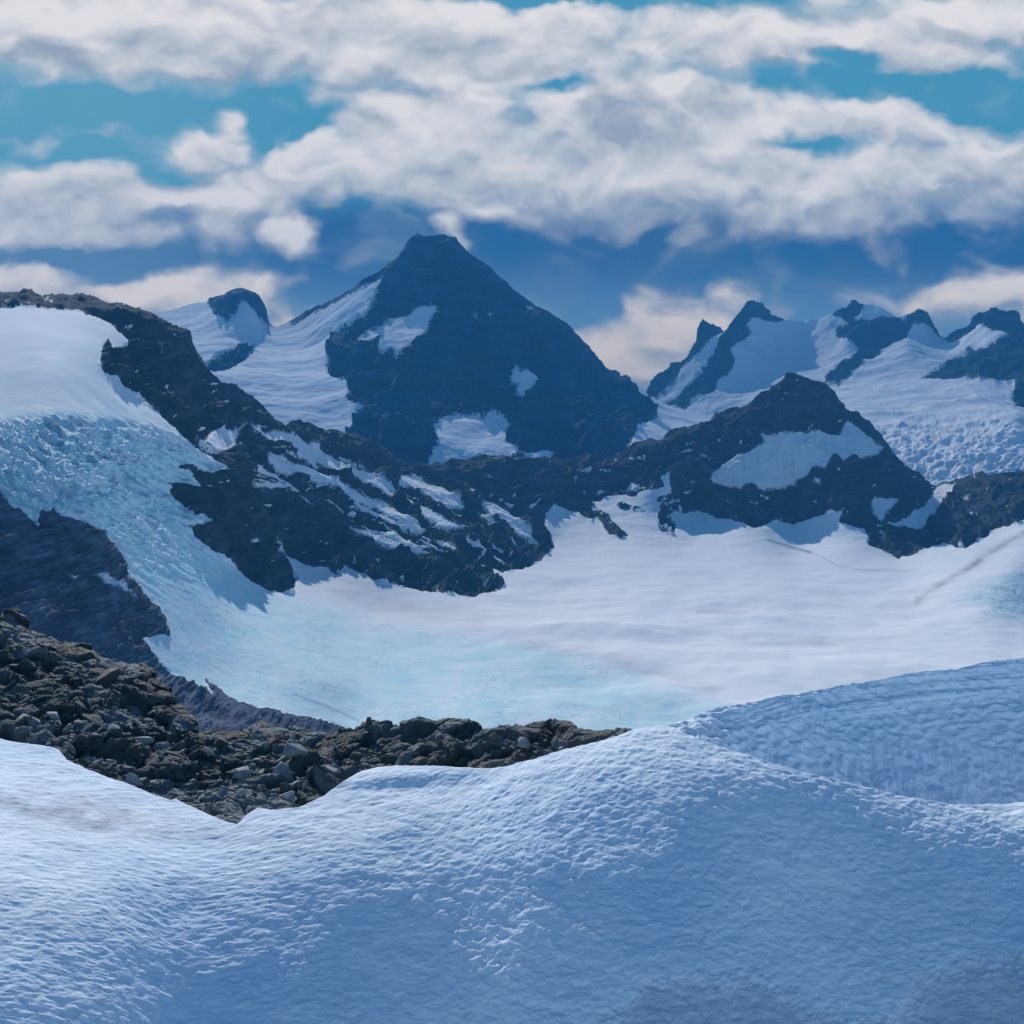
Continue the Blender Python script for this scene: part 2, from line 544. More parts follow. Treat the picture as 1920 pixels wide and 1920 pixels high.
    # grey-blue rain cloud veil under the deck
    veil = np.clip(0.9 * blob(1350, 470, 700, 95, 0, 2) + 0.3 * blob(650, 400, 160, 60, 20, 2), 0, 1) * (0.60 + 0.9 * big + 0.5 * n)
    veil = np.clip(veil, 0, 1)[..., None]
    blue = blue * (1 - 0.75 * veil) + np.array([0.050, 0.125, 0.225]) * 0.75 * veil
    wisp = np.clip(0.8 * blob(1150, 560, 190, 70, 10, 2) + 0.6 * blob(1420, 500, 120, 40, 0, 2) + 0.7 * blob(760, 470, 120, 70, 20, 2) + 0.5 * blob(1600, 560, 160, 40), 0, 1)
    wisp = (wisp * np.clip(0.42 + 0.9 * n + 0.9 * big, 0, 1))[..., None]
    blue = blue * (1 - 0.8 * wisp) + np.array([0.27, 0.37, 0.47]) * 0.8 * wisp
    col = blue * (1 - alpha[..., None]) + ccol * alpha[..., None]
    fade = smooth(-1000, -260, py) * smooth(-1850, -900, px) * smooth(3750, 2800, px)
    # direction -> point on the dome
    d = np.stack([(px - 960) / F, np.ones_like(px), (HZ - py) / F], -1)
    d /= np.linalg.norm(d, axis=-1)[..., None]
    m = bpy.data.materials.new('sky_dome'); m.use_nodes = True
    t = m.node_tree; t.nodes.clear()
    a = t.nodes.new('ShaderNodeAttribute'); a.attribute_name = 'sky_col'
    a2 = t.nodes.new('ShaderNodeAttribute'); a2.attribute_name = 'sky_fade'
    em = t.nodes.new('ShaderNodeEmission'); em.inputs['Strength'].default_value = SKY_GAIN
    tr = t.nodes.new('ShaderNodeBsdfTransparent'); mx = t.nodes.new('ShaderNodeMixShader'); o = t.nodes.new('ShaderNodeOutputMaterial')
    t.links.new(a.outputs['Color'], em.inputs['Color']); t.links.new(a2.outputs['Fac'], mx.inputs[0])
    t.links.new(tr.outputs[0], mx.inputs[1]); t.links.new(em.outputs[0], mx.inputs[2]); t.links.new(mx.outputs[0], o.inputs['Surface'])
    try: m.cycles.emission_sampling = 'NONE'
    except Exception: pass
    ob = grid_mesh('sky', d * R, {'sky_col': np.clip(col, 0, 2), 'sky_fade': fade}, None, m)
    tag(ob, 'blue sky with layered white and grey clouds above the peaks', 'sky', 'structure')


build_sky()


def jitter(px, py, amp, f=9.0, octs=4, seed=0.0):
    return amp * fbm(px / f, py / f, seed + 0 * px, octs, 0.6)


# ------------------------------------------------------------------ far range and the glacier to its right
FAR_CREST = [(900, 760), (1100, 770), (1200, 752), (1220, 735), (1225, 725), (1240, 705), (1260, 680), (1285, 660), (1300, 640), (1310, 620), (1320, 602), (1335, 605),
             (1350, 607), (1358, 616), (1365, 610), (1375, 595), (1390, 580), (1400, 567), (1410, 565), (1425, 572), (1445, 582), (1465, 595), (1472, 603),
             (1500, 604), (1530, 600), (1545, 597), (1565, 590), (1580, 578), (1605, 566), (1620, 570), (1645, 573), (1660, 582), (1680, 592), (1700, 585),
             (1715, 578), (1727, 576), (1740, 585), (1750, 605), (1765, 630), (1778, 636), (1795, 620), (1820, 600), (1840, 585), (1865, 575), (1880, 580),
             (1890, 597), (1905, 600), (1920, 612), (1960, 590), (2020, 560), (2100, 600), (2300, 640)]
FAR_ROCK = [
    [(1210, 745), (1225, 715), (1260, 672), (1300, 630), (1318, 590), (1350, 596), (1362, 615), (1352, 626), (1330, 645), (1305, 668), (1280, 690), (1262, 722), (1245, 738), (1232, 750)],
    [(1360, 618), (1375, 585), (1400, 552), (1430, 560), (1476, 600), (1450, 603), (1430, 594), (1414, 590), (1405, 605), (1411, 622), (1390, 640), (1370, 655),
     (1376, 680), (1370, 690), (1345, 705), (1338, 722), (1300, 740), (1285, 765), (1240, 752), (1262, 745), (1288, 715), (1325, 680), (1350, 645)],
    [(1565, 592), (1580, 568), (1606, 556), (1620, 573), (1603, 592), (1632, 600), (1665, 592), (1692, 597), (1710, 570), (1727, 566), (1752, 595), (1770, 640),
     (1752, 622), (1735, 603), (1716, 602), (1700, 620), (1680, 635), (1660, 650), (1640, 670), (1618, 682), (1600, 695), (1572, 715), (1545, 716), (1555, 700),
     (1585, 675), (1615, 645), (1600, 636), (1563, 628), (1562, 614), (1588, 600)],
    [(1770, 640), (1795, 610), (1830, 580), (1865, 565), (1885, 580), (1900, 590), (1930, 600), (1990, 560), (2010, 715), (1890, 718), (1850, 715), (1800, 716), (1750, 708),
     (1720, 706), (1752, 690), (1790, 672), (1820, 657), (1850, 652), (1890, 633), (1880, 625), (1860, 622), (1840, 613), (1812, 630), (1790, 641)],
    [(1905, 705), (2000, 700), (2000, 790), (1935, 770), (1900, 742)],
]
s = Sheet(1000, 2260, 860, FAR_CREST, [(900, 900), (1150, 900), (2300, 960)], 300,
          [(1220, 740, 9600), (1325, 605, 9500), (1300, 720, 8900), (1405, 567, 9700), (1380, 660, 9100), (1300, 770, 8600), (1340, 640, 9250), (1440, 640, 9500), (1500, 605, 10100),
           (1480, 700, 8800), (1540, 650, 9600), (1500, 670, 9300), (1400, 740, 8500), (1605, 568, 9700), (1590, 630, 9250), (1560, 690, 8700), (1640, 640, 9300), (1727, 577, 9300), (1700, 640, 8900),
           (1620, 700, 8300), (1770, 633, 9400), (1800, 670, 8500), (1865, 577, 8900), (1850, 690, 7600), (1750, 690, 8100), (1700, 720, 7500), (1600, 722, 7700),
           (1600, 790, 5900), (1750, 760, 6500), (1880, 720, 7200), (1890, 780, 5900), (1700, 850, 5050), (1900, 880, 4900), (1600, 880, 4950), (1400, 880, 6500), (1250, 850, 7400),
           (1100, 880, 7800), (2200, 900, 5400), (2200, 650, 9000), (1960, 740, 6900)],
          back=(20, 0.5, 0.7), jag=3.5, jagf=11)
px, py, P = s.px, s.py, s.P
rk = usdf(px, py, FAR_ROCK) + jitter(px, py, 5, 12)
rough = smooth(-6, 10, rk)
N = grid_normals(P)
q = P / 420.0
h = ridged(q[..., 0], q[..., 1], q[..., 2], 6) - 0.4
h2 = fbm(P[..., 0] / 900, P[..., 1] / 900, P[..., 2] / 700, 4)
ice_zone = sdf(px, py, [(1560, 740), (1640, 790), (1700, 780), (1900, 770), (1930, 900), (1700, 905), (1600, 860)])
crev = np.clip(fbm(px / 22 + py / 60, py / 7, 0 * px, 5, 0.6), -1, 1)
P += N * (h * 95 * (0.25 + 0.75 * rough) + h2 * 60 + crev * 16 * smooth(-10, 25, ice_zone))[..., None]
s.P = P; s.finish()
e = s.ext
snowattr = -rk
ob = grid_mesh('mountain_range', s.P, {'snow': e(snowattr), 'dirt_and_grey': 0 * e(px), 'ice_and_shade': 0 * e(px)}, None, ROCK_FAR)
tag(ob, 'distant range of pointed dark peaks with snowfields and a glacier at right', 'mountains', 'structure')

# ------------------------------------------------------------------ the great pyramid peak and its snowy left shoulder
PYR_CREST = [(-200, 640), (150, 620), (250, 600), (300, 585), (330, 580), (370, 567), (388, 567), (400, 560), (415, 553), (430, 547), (445, 541), (455, 541), (475, 550), (490, 563),
             (500, 580), (505, 606), (520, 612), (535, 606), (560, 592), (590, 575), (620, 560), (650, 545), (680, 527), (700, 515), (725, 497), (745, 478),
             (760, 458), (775, 440), (782, 436), (795, 442), (815, 440), (832, 438), (850, 447), (862, 455), (880, 470), (900, 485), (920, 500), (940, 520),
             (960, 538), (985, 560), (1005, 574), (1030, 584), (1050, 597), (1070, 612), (1085, 630), (1105, 650), (1120, 668), (1140, 690), (1160, 710),
             (1180, 717), (1200, 725), (1222, 748), (1250, 762), (1280, 770), (1320, 778), (1400, 790), (1500, 830), (1700, 900)]
PYR_ROCK = [
    [(540, 600), (570, 582), (620, 550), (700, 505), (745, 465), (782, 425), (850, 430), (920, 490), (1005, 565), (1070, 600), (1120, 655), (1165, 705), (1185, 722), (1205, 745),
     (1222, 768), (1228, 786), (1212, 792), (1195, 800), (1182, 830), (1150, 870), (800, 880), (650, 830), (650, 812), (665, 800), (662, 785), (670, 768), (687, 758), (665, 755),
     (650, 745), (656, 730), (650, 712), (625, 705), (612, 692), (617, 670), (610, 650), (620, 625), (636, 609), (662, 594), (690, 578), (703, 550),
     (716, 520), (690, 533), (660, 550), (620, 570), (580, 590), (550, 605)],
    [(388, 560), (415, 545), (455, 532), (490, 555), (508, 590), (506, 608), (490, 602), (476, 585), (462, 572), (450, 569), (440, 590), (425, 602), (405, 592), (398, 578)],
    [(385, 677), (400, 665), (440, 652), (475, 645), (478, 656), (460, 670), (430, 685), (400, 694), (388, 687)],
]
PYR_SNOW = [
    [(817, 567), (800, 571), (785, 571), (760, 589), (730, 599), (708, 615), (680, 633), (662, 646), (690, 641), (714, 631), (706, 648), (715, 656), (735, 655), (745, 663),
     (760, 655), (785, 635), (800, 625), (806, 600), (816, 580)],
    [(960, 695), (968, 687), (976, 700), (990, 689), (1008, 700), (1015, 712), (995, 725), (980, 743), (967, 736), (970, 720), (957, 715)],
    [(811, 800), (830, 790), (855, 779), (880, 782), (905, 785), (930, 777), (950, 783), (963, 800), (945, 812), (950, 825), (966, 840), (976, 852), (950, 860), (900, 858),
     (850, 868), (830, 875), (798, 868), (810, 850), (820, 845), (817, 825)],
    [(974, 851), (1000, 845), (1020, 838), (1042, 835), (1036, 850), (1030, 862), (1000, 864)],
    [(879, 594), (892, 592), (893, 599), (884, 600)], [(914, 585), (924, 586), (922, 591), (915, 590)], [(985, 577), (1000, 576), (1003, 583), (990, 583)],
]
s = Sheet(-120, 1480, 1080, PYR_CREST, [(-200, 960), (500, 900), (1500, 950)], 340,
          [(-100, 650, 7000), (300, 590, 7400), (385, 568, 7500), (450, 542, 7200), (440, 600, 6700), (505, 608, 7300), (420, 640, 6400), (480, 625, 6900), (380, 700, 5700), (480, 700, 5800), (540, 604, 7300), (600, 640, 6500),
           (560, 760, 5300), (640, 780, 5200), (700, 515, 6900), (782, 438, 6800), (850, 446, 6800), (790, 560, 6350), (760, 620, 6150), (690, 640, 6000), (820, 700, 5750), (800, 640, 5950),
           (700, 800, 5000), (900, 600, 6150), (950, 700, 5700), (880, 840, 4900), (1000, 573, 6800), (1000, 640, 6300), (1020, 780, 5300), (1100, 645, 6800), (1100, 760, 5700),
           (1180, 718, 6900), (1200, 760, 6400), (1150, 850, 5100), (1240, 770, 6700), (1320, 780, 7000), (1260, 840, 5600), (600, 900, 4800), (-100, 900, 5500), (1400, 900, 5500), (1450, 830, 7000), (200, 800, 5400)],
          back=(20, 0.45, 0.9), jag=1.6, jagf=9)
px, py, P = s.px, s.py, s.P
rk = usdf(px, py, PYR_ROCK)
sp = usdf(px, py, PYR_SNOW)
rk = np.minimum(rk, -sp) + jitter(px, py, 5, 11, 5, 2.0)
rough = smooth(-6, 8, rk)
N = grid_normals(P)
h = ridged(P[..., 0] / 300, P[..., 1] / 420, P[..., 2] / 420, 7) - 0.4
hs = fbm(P[..., 0] / 420, P[..., 1] / 420, P[..., 2] / 420, 5)
lat = fbm(P[..., 0] / 95, P[..., 1] / 200, P[..., 2] / 130, 5, 0.6)
calm = 1 - 0.75 * smooth(0.90, 1.0, np.linspace(0, 1, px.shape[0]))[:, None]
P += N * (((h * 100 + lat * 20) * (0.03 + 0.97 * rough) + hs * (28 + 32 * rough)) * calm)[..., None]
s.P = P; s.finish(); e = s.ext
ob = grid_mesh('mountain', s.P, {'snow': e(-rk), 'dirt_and_grey': 0 * e(px), 'ice_and_shade': 0 * e(px)}, None, ROCK_BIG)
tag(ob, 'tall dark blue pyramid peak with ragged snow patches, highest in the view', 'mountain', 'structure')

# ------------------------------------------------------------------ middle ground: ridges, glacier tongue, snow basin
MID_CREST = [(-400, 500), (-150, 530), (0, 541), (30, 543), (60, 548), (80, 556), (95, 551), (120, 547), (150, 549), (185, 562), (205, 570), (240, 571), (262, 572), (285, 580), (310, 595), (335, 610),
             (355, 625), (368, 648), (378, 668), (395, 690), (415, 708), (435, 722), (460, 730), (480, 742), (498, 757), (510, 775), (520, 790), (530, 803), (545, 790), (555, 785),
             (575, 793), (600, 800), (625, 806), (650, 812), (680, 820), (705, 832), (730, 850), (750, 862), (775, 872), (800, 868), (820, 869), (850, 862), (880, 858), (905, 853),
             (950, 853), (975, 855), (1000, 860), (1030, 855), (1060, 858), (1090, 852), (1100, 846), (1115, 855), (1140, 858), (1160, 850), (1175, 838), (1190, 832), (1215, 822),
             (1240, 822), (1250, 808), (1265, 800), (1290, 797), (1330, 790), (1345, 775), (1365, 763), (1400, 758), (1420, 742), (1450, 722), (1475, 703), (1495, 699), (1515, 706),
             (1535, 712), (1560, 728), (1570, 748), (1590, 765), (1610, 775), (1635, 795), (1655, 815), (1670, 835), (1685, 855), (1700, 870), (1720, 885), (1745, 902), (1765, 903),
             (1800, 898), (1820, 893), (1840, 884), (1855, 896), (1880, 890), (1905, 884), (1920, 888), (2000, 860), (2150, 880), (2400, 900)]
MID_ROCK_LOWER = [(0, 575), (40, 574), (100, 579), (150, 583), (185, 592), (215, 608), (232, 625), (244, 643), (232, 650), (215, 662), (209, 650), (203, 638), (190, 655), (187, 680), (195, 700), (213, 705),
                  (228, 720), (245, 735), (262, 745), (285, 765), (310, 785), (335, 805), (365, 835), (400, 860), (427, 880), (400, 885), (335, 870), (355, 890), (382, 920), (345, 905), (315, 905),
                  (330, 925), (350, 945), (375, 967), (391, 982), (355, 980), (370, 1005), (395, 1025), (425, 1050), (450, 1070), (480, 1090), (510, 1107), (552, 1111), (555, 1080), (535, 1045),
                  (529, 1033), (545, 1040), (565, 1050), (600, 1065), (632, 1077), (645, 1062), (670, 1070), (700, 1085), (735, 1095), (770, 1100), (800, 1107), (850, 1115), (875, 1120),
                  (900, 1112), (940, 1105), (945, 1095), (925, 1076), (905, 1054), (945, 1072), (980, 1064), (1000, 1057), (1025, 1040), (1040, 1020), (1030, 1000), (1022, 985), (1025, 960),
                  (1040, 947), (1060, 952), (1085, 962), (1110, 975), (1125, 965), (1115, 942), (1135, 927), (1170, 925), (1192, 930), (1200, 920), (1230, 917), (1245, 912), (1240, 895),
                  (1255, 885), (1260, 930), (1280, 965), (1310, 957), (1340, 970), (1370, 975), (1390, 980), (1410, 987), (1435, 982), (1455, 977), (1485, 980), (1515, 970), (1550, 960),
                  (1580, 955), (1570, 975), (1590, 982), (1620, 988), (1625, 1000), (1632, 1020), (1650, 1030), (1685, 1042), (1720, 1037), (1745, 1022), (1770, 1017), (1810, 1025),
                  (1840, 1010), (1865, 990), (1885, 987), (1920, 980), (2100, 990), (2400, 1010)]
ROCK_RIDGE = [(x, y - 25) for x, y in MID_CREST if True] + [(2400, 1010)] + MID_ROCK_LOWER[::-1] + [(-400, 560)]
MID_EXTRA_ROCK = [[(1122, 955), (1140, 965), (1160, 995), (1178, 1003), (1160, 1012), (1140, 1000), (1125, 975)],
                  [(1232, 930), (1262, 925), (1272, 960), (1262, 1002), (1240, 998), (1235, 965)],
                  [(1155, 945), (1200, 950), (1205, 955), (1165, 955)]]
SLAB = [(-400, 900), (0, 922), (25, 945), (50, 962), (75, 982), (77, 952), (100, 950), (120, 962), (150, 980), (190, 1000), (215, 1025), (235, 1050), (240, 1080), (265, 1100), (270, 1115),
        (300, 1140), (312, 1170), (320, 1195), (300, 1190), (270, 1195), (280, 1215), (300, 1240), (325, 1265), (360, 1285), (395, 1303), (384, 1272), (410, 1290), (440, 1312),
        (480, 1325), (525, 1335), (565, 1345), (600, 1350), (655, 1362), (700, 1420), (700, 1700), (-400, 1700)]
MID_SNOW = [
    [(386, 825), (400, 806), (420, 799), (448, 807), (446, 828), (430, 842), (415, 846), (395, 835)], [(368, 818), (385, 826), (410, 842), (419, 849), (400, 846), (380, 833)],
    [(465, 792), (480, 798), (500, 811), (512, 807), (530, 809), (560, 824), (590, 836), (620, 848), (645, 866), (672, 880), (700, 887), (720, 899), (737, 932), (725, 926), (705, 908),
     (690, 907), (665, 893), (640, 888), (600, 868), (560, 852), (530, 837), (500, 827), (480, 812)],
    [(500, 849), (515, 850), (530, 863), (560, 873), (600, 884), (620, 898), (645, 904), (680, 926), (710, 938), (740, 953), (760, 968), (802, 989), (790, 994), (760, 987), (730, 968),
     (700, 948), (660, 934), (640, 919), (610, 909), (580, 899), (555, 889), (530, 883), (510, 867)],
    [(745, 894), (770, 892), (800, 904), (830, 906), (850, 924), (877, 945), (860, 947), (830, 944), (800, 928), (770, 914), (750, 906)],
    [(738, 918), (770, 933), (800, 943), (830, 962), (850, 973), (878, 990), (850, 988), (812, 987), (822, 977), (790, 958), (760, 943)],
    [(481, 899), (510, 904), (549, 914), (520, 915), (490, 909)], [(660, 982), (690, 993), (720, 1003), (745, 1010), (778, 1036), (750, 1032), (720, 1020), (690, 1012), (670, 999)],
    [(694, 990), (730, 993), (770, 1008), (808, 1037), (780, 1031), (740, 1013)], [(812, 1001), (840, 1016), (882, 1042), (860, 1037), (835, 1022)],
    [(903, 939), (925, 940), (945, 953), (960, 963), (985, 983), (1014, 1015), (980, 1004), (955, 988), (935, 980), (915, 962)], [(896, 953), (910, 961), (932, 983), (918, 981)],
    [(873, 918), (885, 922), (893, 930), (882, 928)], [(660, 944), (680, 948), (672, 953)], [(560, 880), (600, 892), (640, 912), (600, 905)], [(520, 1000), (535, 1015), (545, 1040), (530, 1025)],
    [(1335, 885), (1355, 865), (1375, 852), (1410, 840), (1437, 832), (1427, 820), (1445, 815), (1500, 807), (1535, 812), (1575, 812), (1582, 795), (1592, 787), (1610, 795),
     (1630, 815), (1648, 840), (1648, 852), (1610, 857), (1580, 862), (1560, 857), (1550, 872), (1520, 885), (1485, 905), (1460, 915), (1420, 915), (1400, 902), (1385, 912), (1355, 910), (1331, 900)],
    [(1637, 935), (1660, 933), (1686, 932), (1680, 945), (1665, 955), (1655, 975), (1645, 970), (1640, 955)],
    [(1652, 996), (1670, 980), (1700, 965), (1730, 950), (1745, 935), (1750, 915), (1770, 905), (1790, 908), (1785, 925), (1770, 940), (1760, 955), (1745, 972), (1725, 986), (1700, 990), (1670, 992)],
    [(1526, 896), (1536, 896), (1536, 904), (1527, 904)], [(1720, 920), (1730, 922), (1727, 930)], [(1780, 955), (1790, 947), (1788, 956)], [(1803, 935), (1818, 925), (1812, 935)],
]
SLAB_SNOW = [[(178, 1074), (200, 1078), (230, 1098), (258, 1118), (225, 1107), (195, 1092)], [(128, 1075), (145, 1080), (140, 1084)]]
ICE_POLY = [(-400, 700), (0, 790), (100, 778), (200, 780), (300, 798), (360, 835), (440, 885), (400, 900), (400, 985), (380, 1000), (430, 1050), (520, 1108), (600, 1125), (700, 1152), (760, 1168),
            (850, 1178), (960, 1197), (1060, 1218), (1160, 1243), (1210, 1255), (1270, 1280), (1360, 1315), (1450, 1345), (1450, 1600), (-400, 1600)]
ICE_RIGHT = [(1765, 1133), (1800, 1110), (1850, 1085), (1930, 1055), (2400, 1000), (2400, 1200), (1930, 1178), (1870, 1170), (1830, 1160), (1840, 1142)]


def valley(py, H=350.0):
    return H * F / (py - HZ)


ctrl = [(-380, 520, 2700), (0, 541, 2850), (60, 620, 2300), (150, 549, 2900), (200, 600, 2600), (100, 700, 2000), (262, 572, 2850), (330, 700, 2650), (240, 740, 2250), (378, 668, 2950), (520, 790, 3350), (430, 800, 2850),
        (0, 780, 1780), (150, 790, 1880), (300, 830, 2150), (400, 875, 2350), (0, 900, 1500), (150, 900, 1600), (330, 930, 2150), (250, 1000, 1700), (390, 1000, 2180), (-380, 900, 1450), (-380, 1150, 1230),
        (0, 1000, 1400), (100, 1080, 1400), (200, 1150, 1450), (0, 1180, 1270), (100, 1250, 1270), (300, 1200, 1580), (300, 1300, 1440), (450, 1370, 1460), (0, 1400, 1150), (600, 1400, 1540),
        (450, 1060, 2380), (480, 920, 2750), (550, 1105, 2560), (400, 1120, 1960), (500, 1200, 1930), (420, 1280, 1660), (600, 1280, 1800), (650, 1350, 1690),
        (600, 1060, 2900), (650, 812, 3800), (650, 930, 3250), (780, 872, 4100), (780, 1000, 3250), (900, 853, 4500), (900, 1000, 3650), (870, 1118, 2880), (720, 1090, 2870), (1000, 860, 4600), (1000, 980, 4000),
        (1040, 1020, 3900), (1150, 850, 4700), (1150, 940, 4350), (1260, 800, 4600), (1250, 900, 4300), (1400, 758, 4550), (1400, 900, 4200), (1495, 700, 4450), (1500, 800, 4300), (1500, 900, 4150), (1400, 985, 4000), (1600, 780, 4550),
        (1560, 850, 4150), (1580, 955, 3900), (1640, 830, 4400), (1745, 903, 4700), (1700, 960, 4000), (1685, 1040, 3600), (1840, 887, 4500), (1850, 950, 4000), (1870, 990, 3750), (1920, 980, 3700), (1300, 965, 4250),
        (2350, 900, 4000), (2350, 1000, 3200), (1900, 1060, 3050), (1850, 1130, 2620), (2350, 1200, 2100)]
for x in (700, 950, 1200, 1450, 1700, 1950):
    for y in (1100, 1150, 1220, 1300, 1400):
        if (x, y) == (700, 1100) or (x > 1800 and y < 1150): continue
        ctrl.append((x, y, valley(y)))
ctrl += [(1100, 1040, 3720), (1300, 1020, 3900), (1500, 1030, 3820), (1100, 1000, 4000)]
s = Sheet(-380, 2320, 1720, MID_CREST, [(-400, 1500), (2400, 1500)], 640, ctrl, back=(20, 0.35, 0.9), jag=3.4, jagf=10, taper=1.0)
px, py, P = s.px, s.py, s.P
ed = jitter(px, py, 4.2, 15, 6, 1.0)
ridge_sd = np.maximum(sdf(px, py, ROCK_RIDGE), usdf(px, py, MID_EXTRA_ROCK)) + ed
slab_sd = sdf(px, py, SLAB) + ed * 1.3
snow_sd = usdf(px, py, MID_SNOW)
along = px * 0.87 + py * 0.49; across = py * 0.87 - px * 0.49
thin_s = fbm(along / 110, across / 8.5, 0 * px + 3.7, 5, 0.6)
zone = smooth(-5, 40, sdf(px, py, [(440, 780), (620, 830), (830, 900), (1000, 960), (1030, 1060), (900, 1080), (640, 1010), (470, 930), (400, 850)]))
snow_sd = np.maximum(snow_sd, np.where(zone > 0.05, (thin_s - 0.24 - 0.5 * (1 - zone)) * 48, -60))
cliff = smooth(-5, 15, sdf(px, py, [(1100, 920), (1260, 880), (1300, 960), (1280, 1000), (1120, 990)]))
snow_sd = np.maximum(snow_sd, np.where(cliff > 0.05, (fbm(px / 30, py / 22, 0 * px + 1.7, 5, 0.6) - 0.06 - 0.6 * (1 - cliff)) * 40, -60))
rare = fbm(px / 26, py / 12, 0 * px + 8.2, 5, 0.6)
snow_sd = np.maximum(snow_sd, (rare - 0.46) * 60)
ice_sd = np.maximum(sdf(px, py, ICE_POLY), sdf(px, py, ICE_RIGHT))
rough = smooth(-5, 7, ridge_sd) * (1 - 0.75 * smooth(-4, 5, snow_sd))
N = grid_normals(P)
x_, y_, z_ = P[..., 0], P[..., 1], P[..., 2]
h = ridged(x_ / 150, y_ / 210, z_ / 150, 7) - 0.4
h1 = fbm(x_ / 34, y_ / 60, z_ / 26, 5, 0.62)
hs = fbm(x_ / 130, y_ / 170, z_ / 120, 4)
slabr = smooth(-5, 8, slab_sd)
# slab: long beds dipping to the right
bed = fbm((x_ + 0.8 * z_) / 75, y_ / 75, (z_ - 0.45 * x_) / 9, 5, 0.62)
bank = fbm(x_ / 240, y_ / 380, 0 * x_ + 3.0, 4)
icem = smooth(-10, 24, ice_sd) * (1 - slabr) * (1 - smooth(-5, 7, ridge_sd))
flow = (px * 0.86 + py * 0.5)
crevs = ridged(x_ / 45, y_ / 26, z_ / 12, 5, 0.6) - 0.45
steep = smooth(1150, 850, py) * smooth(560, 380, px)
flowrib = ridged((px * 0.82 + py * 0.57) / 85, (py * 0.82 - px * 0.57) / 13, 0 * px + 2, 5, 0.6) - 0.45
flowline = fbm((px * 0.5 - py * 0.86) / 9.0, flow / 110.0, 0 * px, 5, 0.6)
calm = 1 - 0.65 * smooth(0.94, 1.0, np.linspace(0, 1, px.shape[0]))[:, None]
P = P + N * (rough * calm * (h * 58 + h1 * 9) + slabr * (bed * 7 + hs * 14) + (1 - slabr) * (1 - rough) * (hs * (7 - 5 * smooth(950, 1080, py))) * (1 - 0.8 * smooth(900, 700, py) * smooth(600, 400, px))
             + icem * (crevs * (0.5 + 6 * steep) + flowrib * 13 * steep + flowline * (0.12 + 5 * steep)) + bank * 12 * smooth(700, 1100, px) * smooth(1020, 1120, py))[..., None]
P[..., 2] += 18 * np.exp(-((px - 1590) / 190) ** 2 - ((py - 1262) / 25) ** 2) + 14 * np.exp(-((px - 1080) / 170) ** 2 - ((py - 1182) / 14) ** 2)  # two low mounds added to make sunlit strips on the basin
s.P = P; s.finish(); e = s.ext
# dirt bands and cracks that belong to the ice
sm = np.zeros_like(px)


def streak(pts, w):
    d = np.full(px.shape, 1e9)
    p = np.array(pts, float)
    for i in range(len(p) - 1):
        a, b = p[i], p[i + 1]; ex, ey = b - a
        t = np.clip(((px - a[0]) * ex + (py - a[1]) * ey) / (ex * ex + ey * ey), 0, 1)
        d = np.minimum(d, np.hypot(px - a[0] - t * ex, py - a[1] - t * ey))
    return np.exp(-(d / w) ** 2)


nn = fbm(px / 60, py / 14, 0 * px + 5, 5, 0.6)
dirt_and_grey = 0.55 * streak([(1720, 1125), (1790, 1080), (1850, 1040), (1925, 995)], 6) + 0.22 * streak([(1650, 1140), (1720, 1128)], 10) + 0.2 * streak([(560, 1060), (640, 1100), (760, 1140), (900, 1160)], 22)
dirt_and_grey += 0.20 * streak([(960, 1205), (1080, 1225), (1250, 1262), (1340, 1300)], 14) + 0.30 * streak([(1310, 1145), (1400, 1148)], 6) + 0.16 * streak([(1370, 1195), (1600, 1205)], 9)
dirt_and_grey *= np.clip(0.75 + 1.1 * nn, 0, 1.5)
bottomstreak = np.clip(fbm(px / 5, py / 60, 0 * px + 8, 4, 0.6) * 1.4, 0, 1) * smooth(0, 14, snow_sd) * (px > 1300)
dirt_and_grey += 0.35 * bottomstreak + 0.28 * np.clip(fbm(px / 6, py / 34, 0 * px + 2, 4, 0.6), 0, 1) * smooth(1090, 960, py) * smooth(1000, 1100, px) * smooth(1500, 1300, px)
dirt_and_grey += 0.5 * np.clip(fbm(px / 34 + py / 30, py / 18 - px / 50, 0 * px, 5, 0.65) - 0.25, 0, 1) * smooth(-5, 20, sdf(px, py, ICE_RIGHT))
crack = 0.35 * np.clip(nn + 0.7, 0, 1) * streak([(1430, 1012), (1470, 1020), (1530, 1040), (1570, 1060), (1620, 1068), (1700, 1070)], 1.6) + 0.55 * streak([(1440, 1012), (1520, 1036)], 3)
fine = np.clip(np.abs(fbm(px / 26 + py / 50, py / 11 - px / 60, 0 * px + 4, 6, 0.62)), 0, 1)
crack += icem * (0.45 + 0.35 * steep) * (1 - smooth(0.0, 0.06, fine)) * np.clip(0.35 + 1.7 * fbm(px / 90, py / 60, 0 * px + 3, 3), 0, 1)
crack += icem * 0.8 * steep * smooth(0.1, 0.42, fbm((px + 0.6 * py) / 60, (py - 0.55 * px) / 12, 0 * px + 9, 5, 0.6))
rz = smooth(-5, 25, sdf(px, py, ICE_RIGHT))
crack += rz * 0.6 * (1 - smooth(0.0, 0.07, fine)) + 0.25 * rz * smooth(0.1, 0.4, nn)
bands = fbm(px / 420 + py / 200, (py + 0.03 * px) / 9.0, 0 * px + 6, 5, 0.55)
dirt_and_grey += 0.16 * np.clip(bands, 0, 1) * smooth(1000, 1120, py) * (1 - 0.6 * icem)
diag = fbm((px * 0.8 - py * 0.6) / 90, (px * 0.6 + py * 0.8) / 9, 0 * px + 11, 5, 0.6)
dirt_and_grey += 0.30 * np.clip(diag, 0, 1) * smooth(1560, 1720, px) * smooth(1130, 1000, py)
crack += 0.4 * streak([(550, 1300), (600, 1320), (650, 1340), (672, 1350)], 2.2) + 0.4 * streak([(405, 1125), (450, 1150), (520, 1160)], 2) * np.clip(nn + .5, 0, 1)
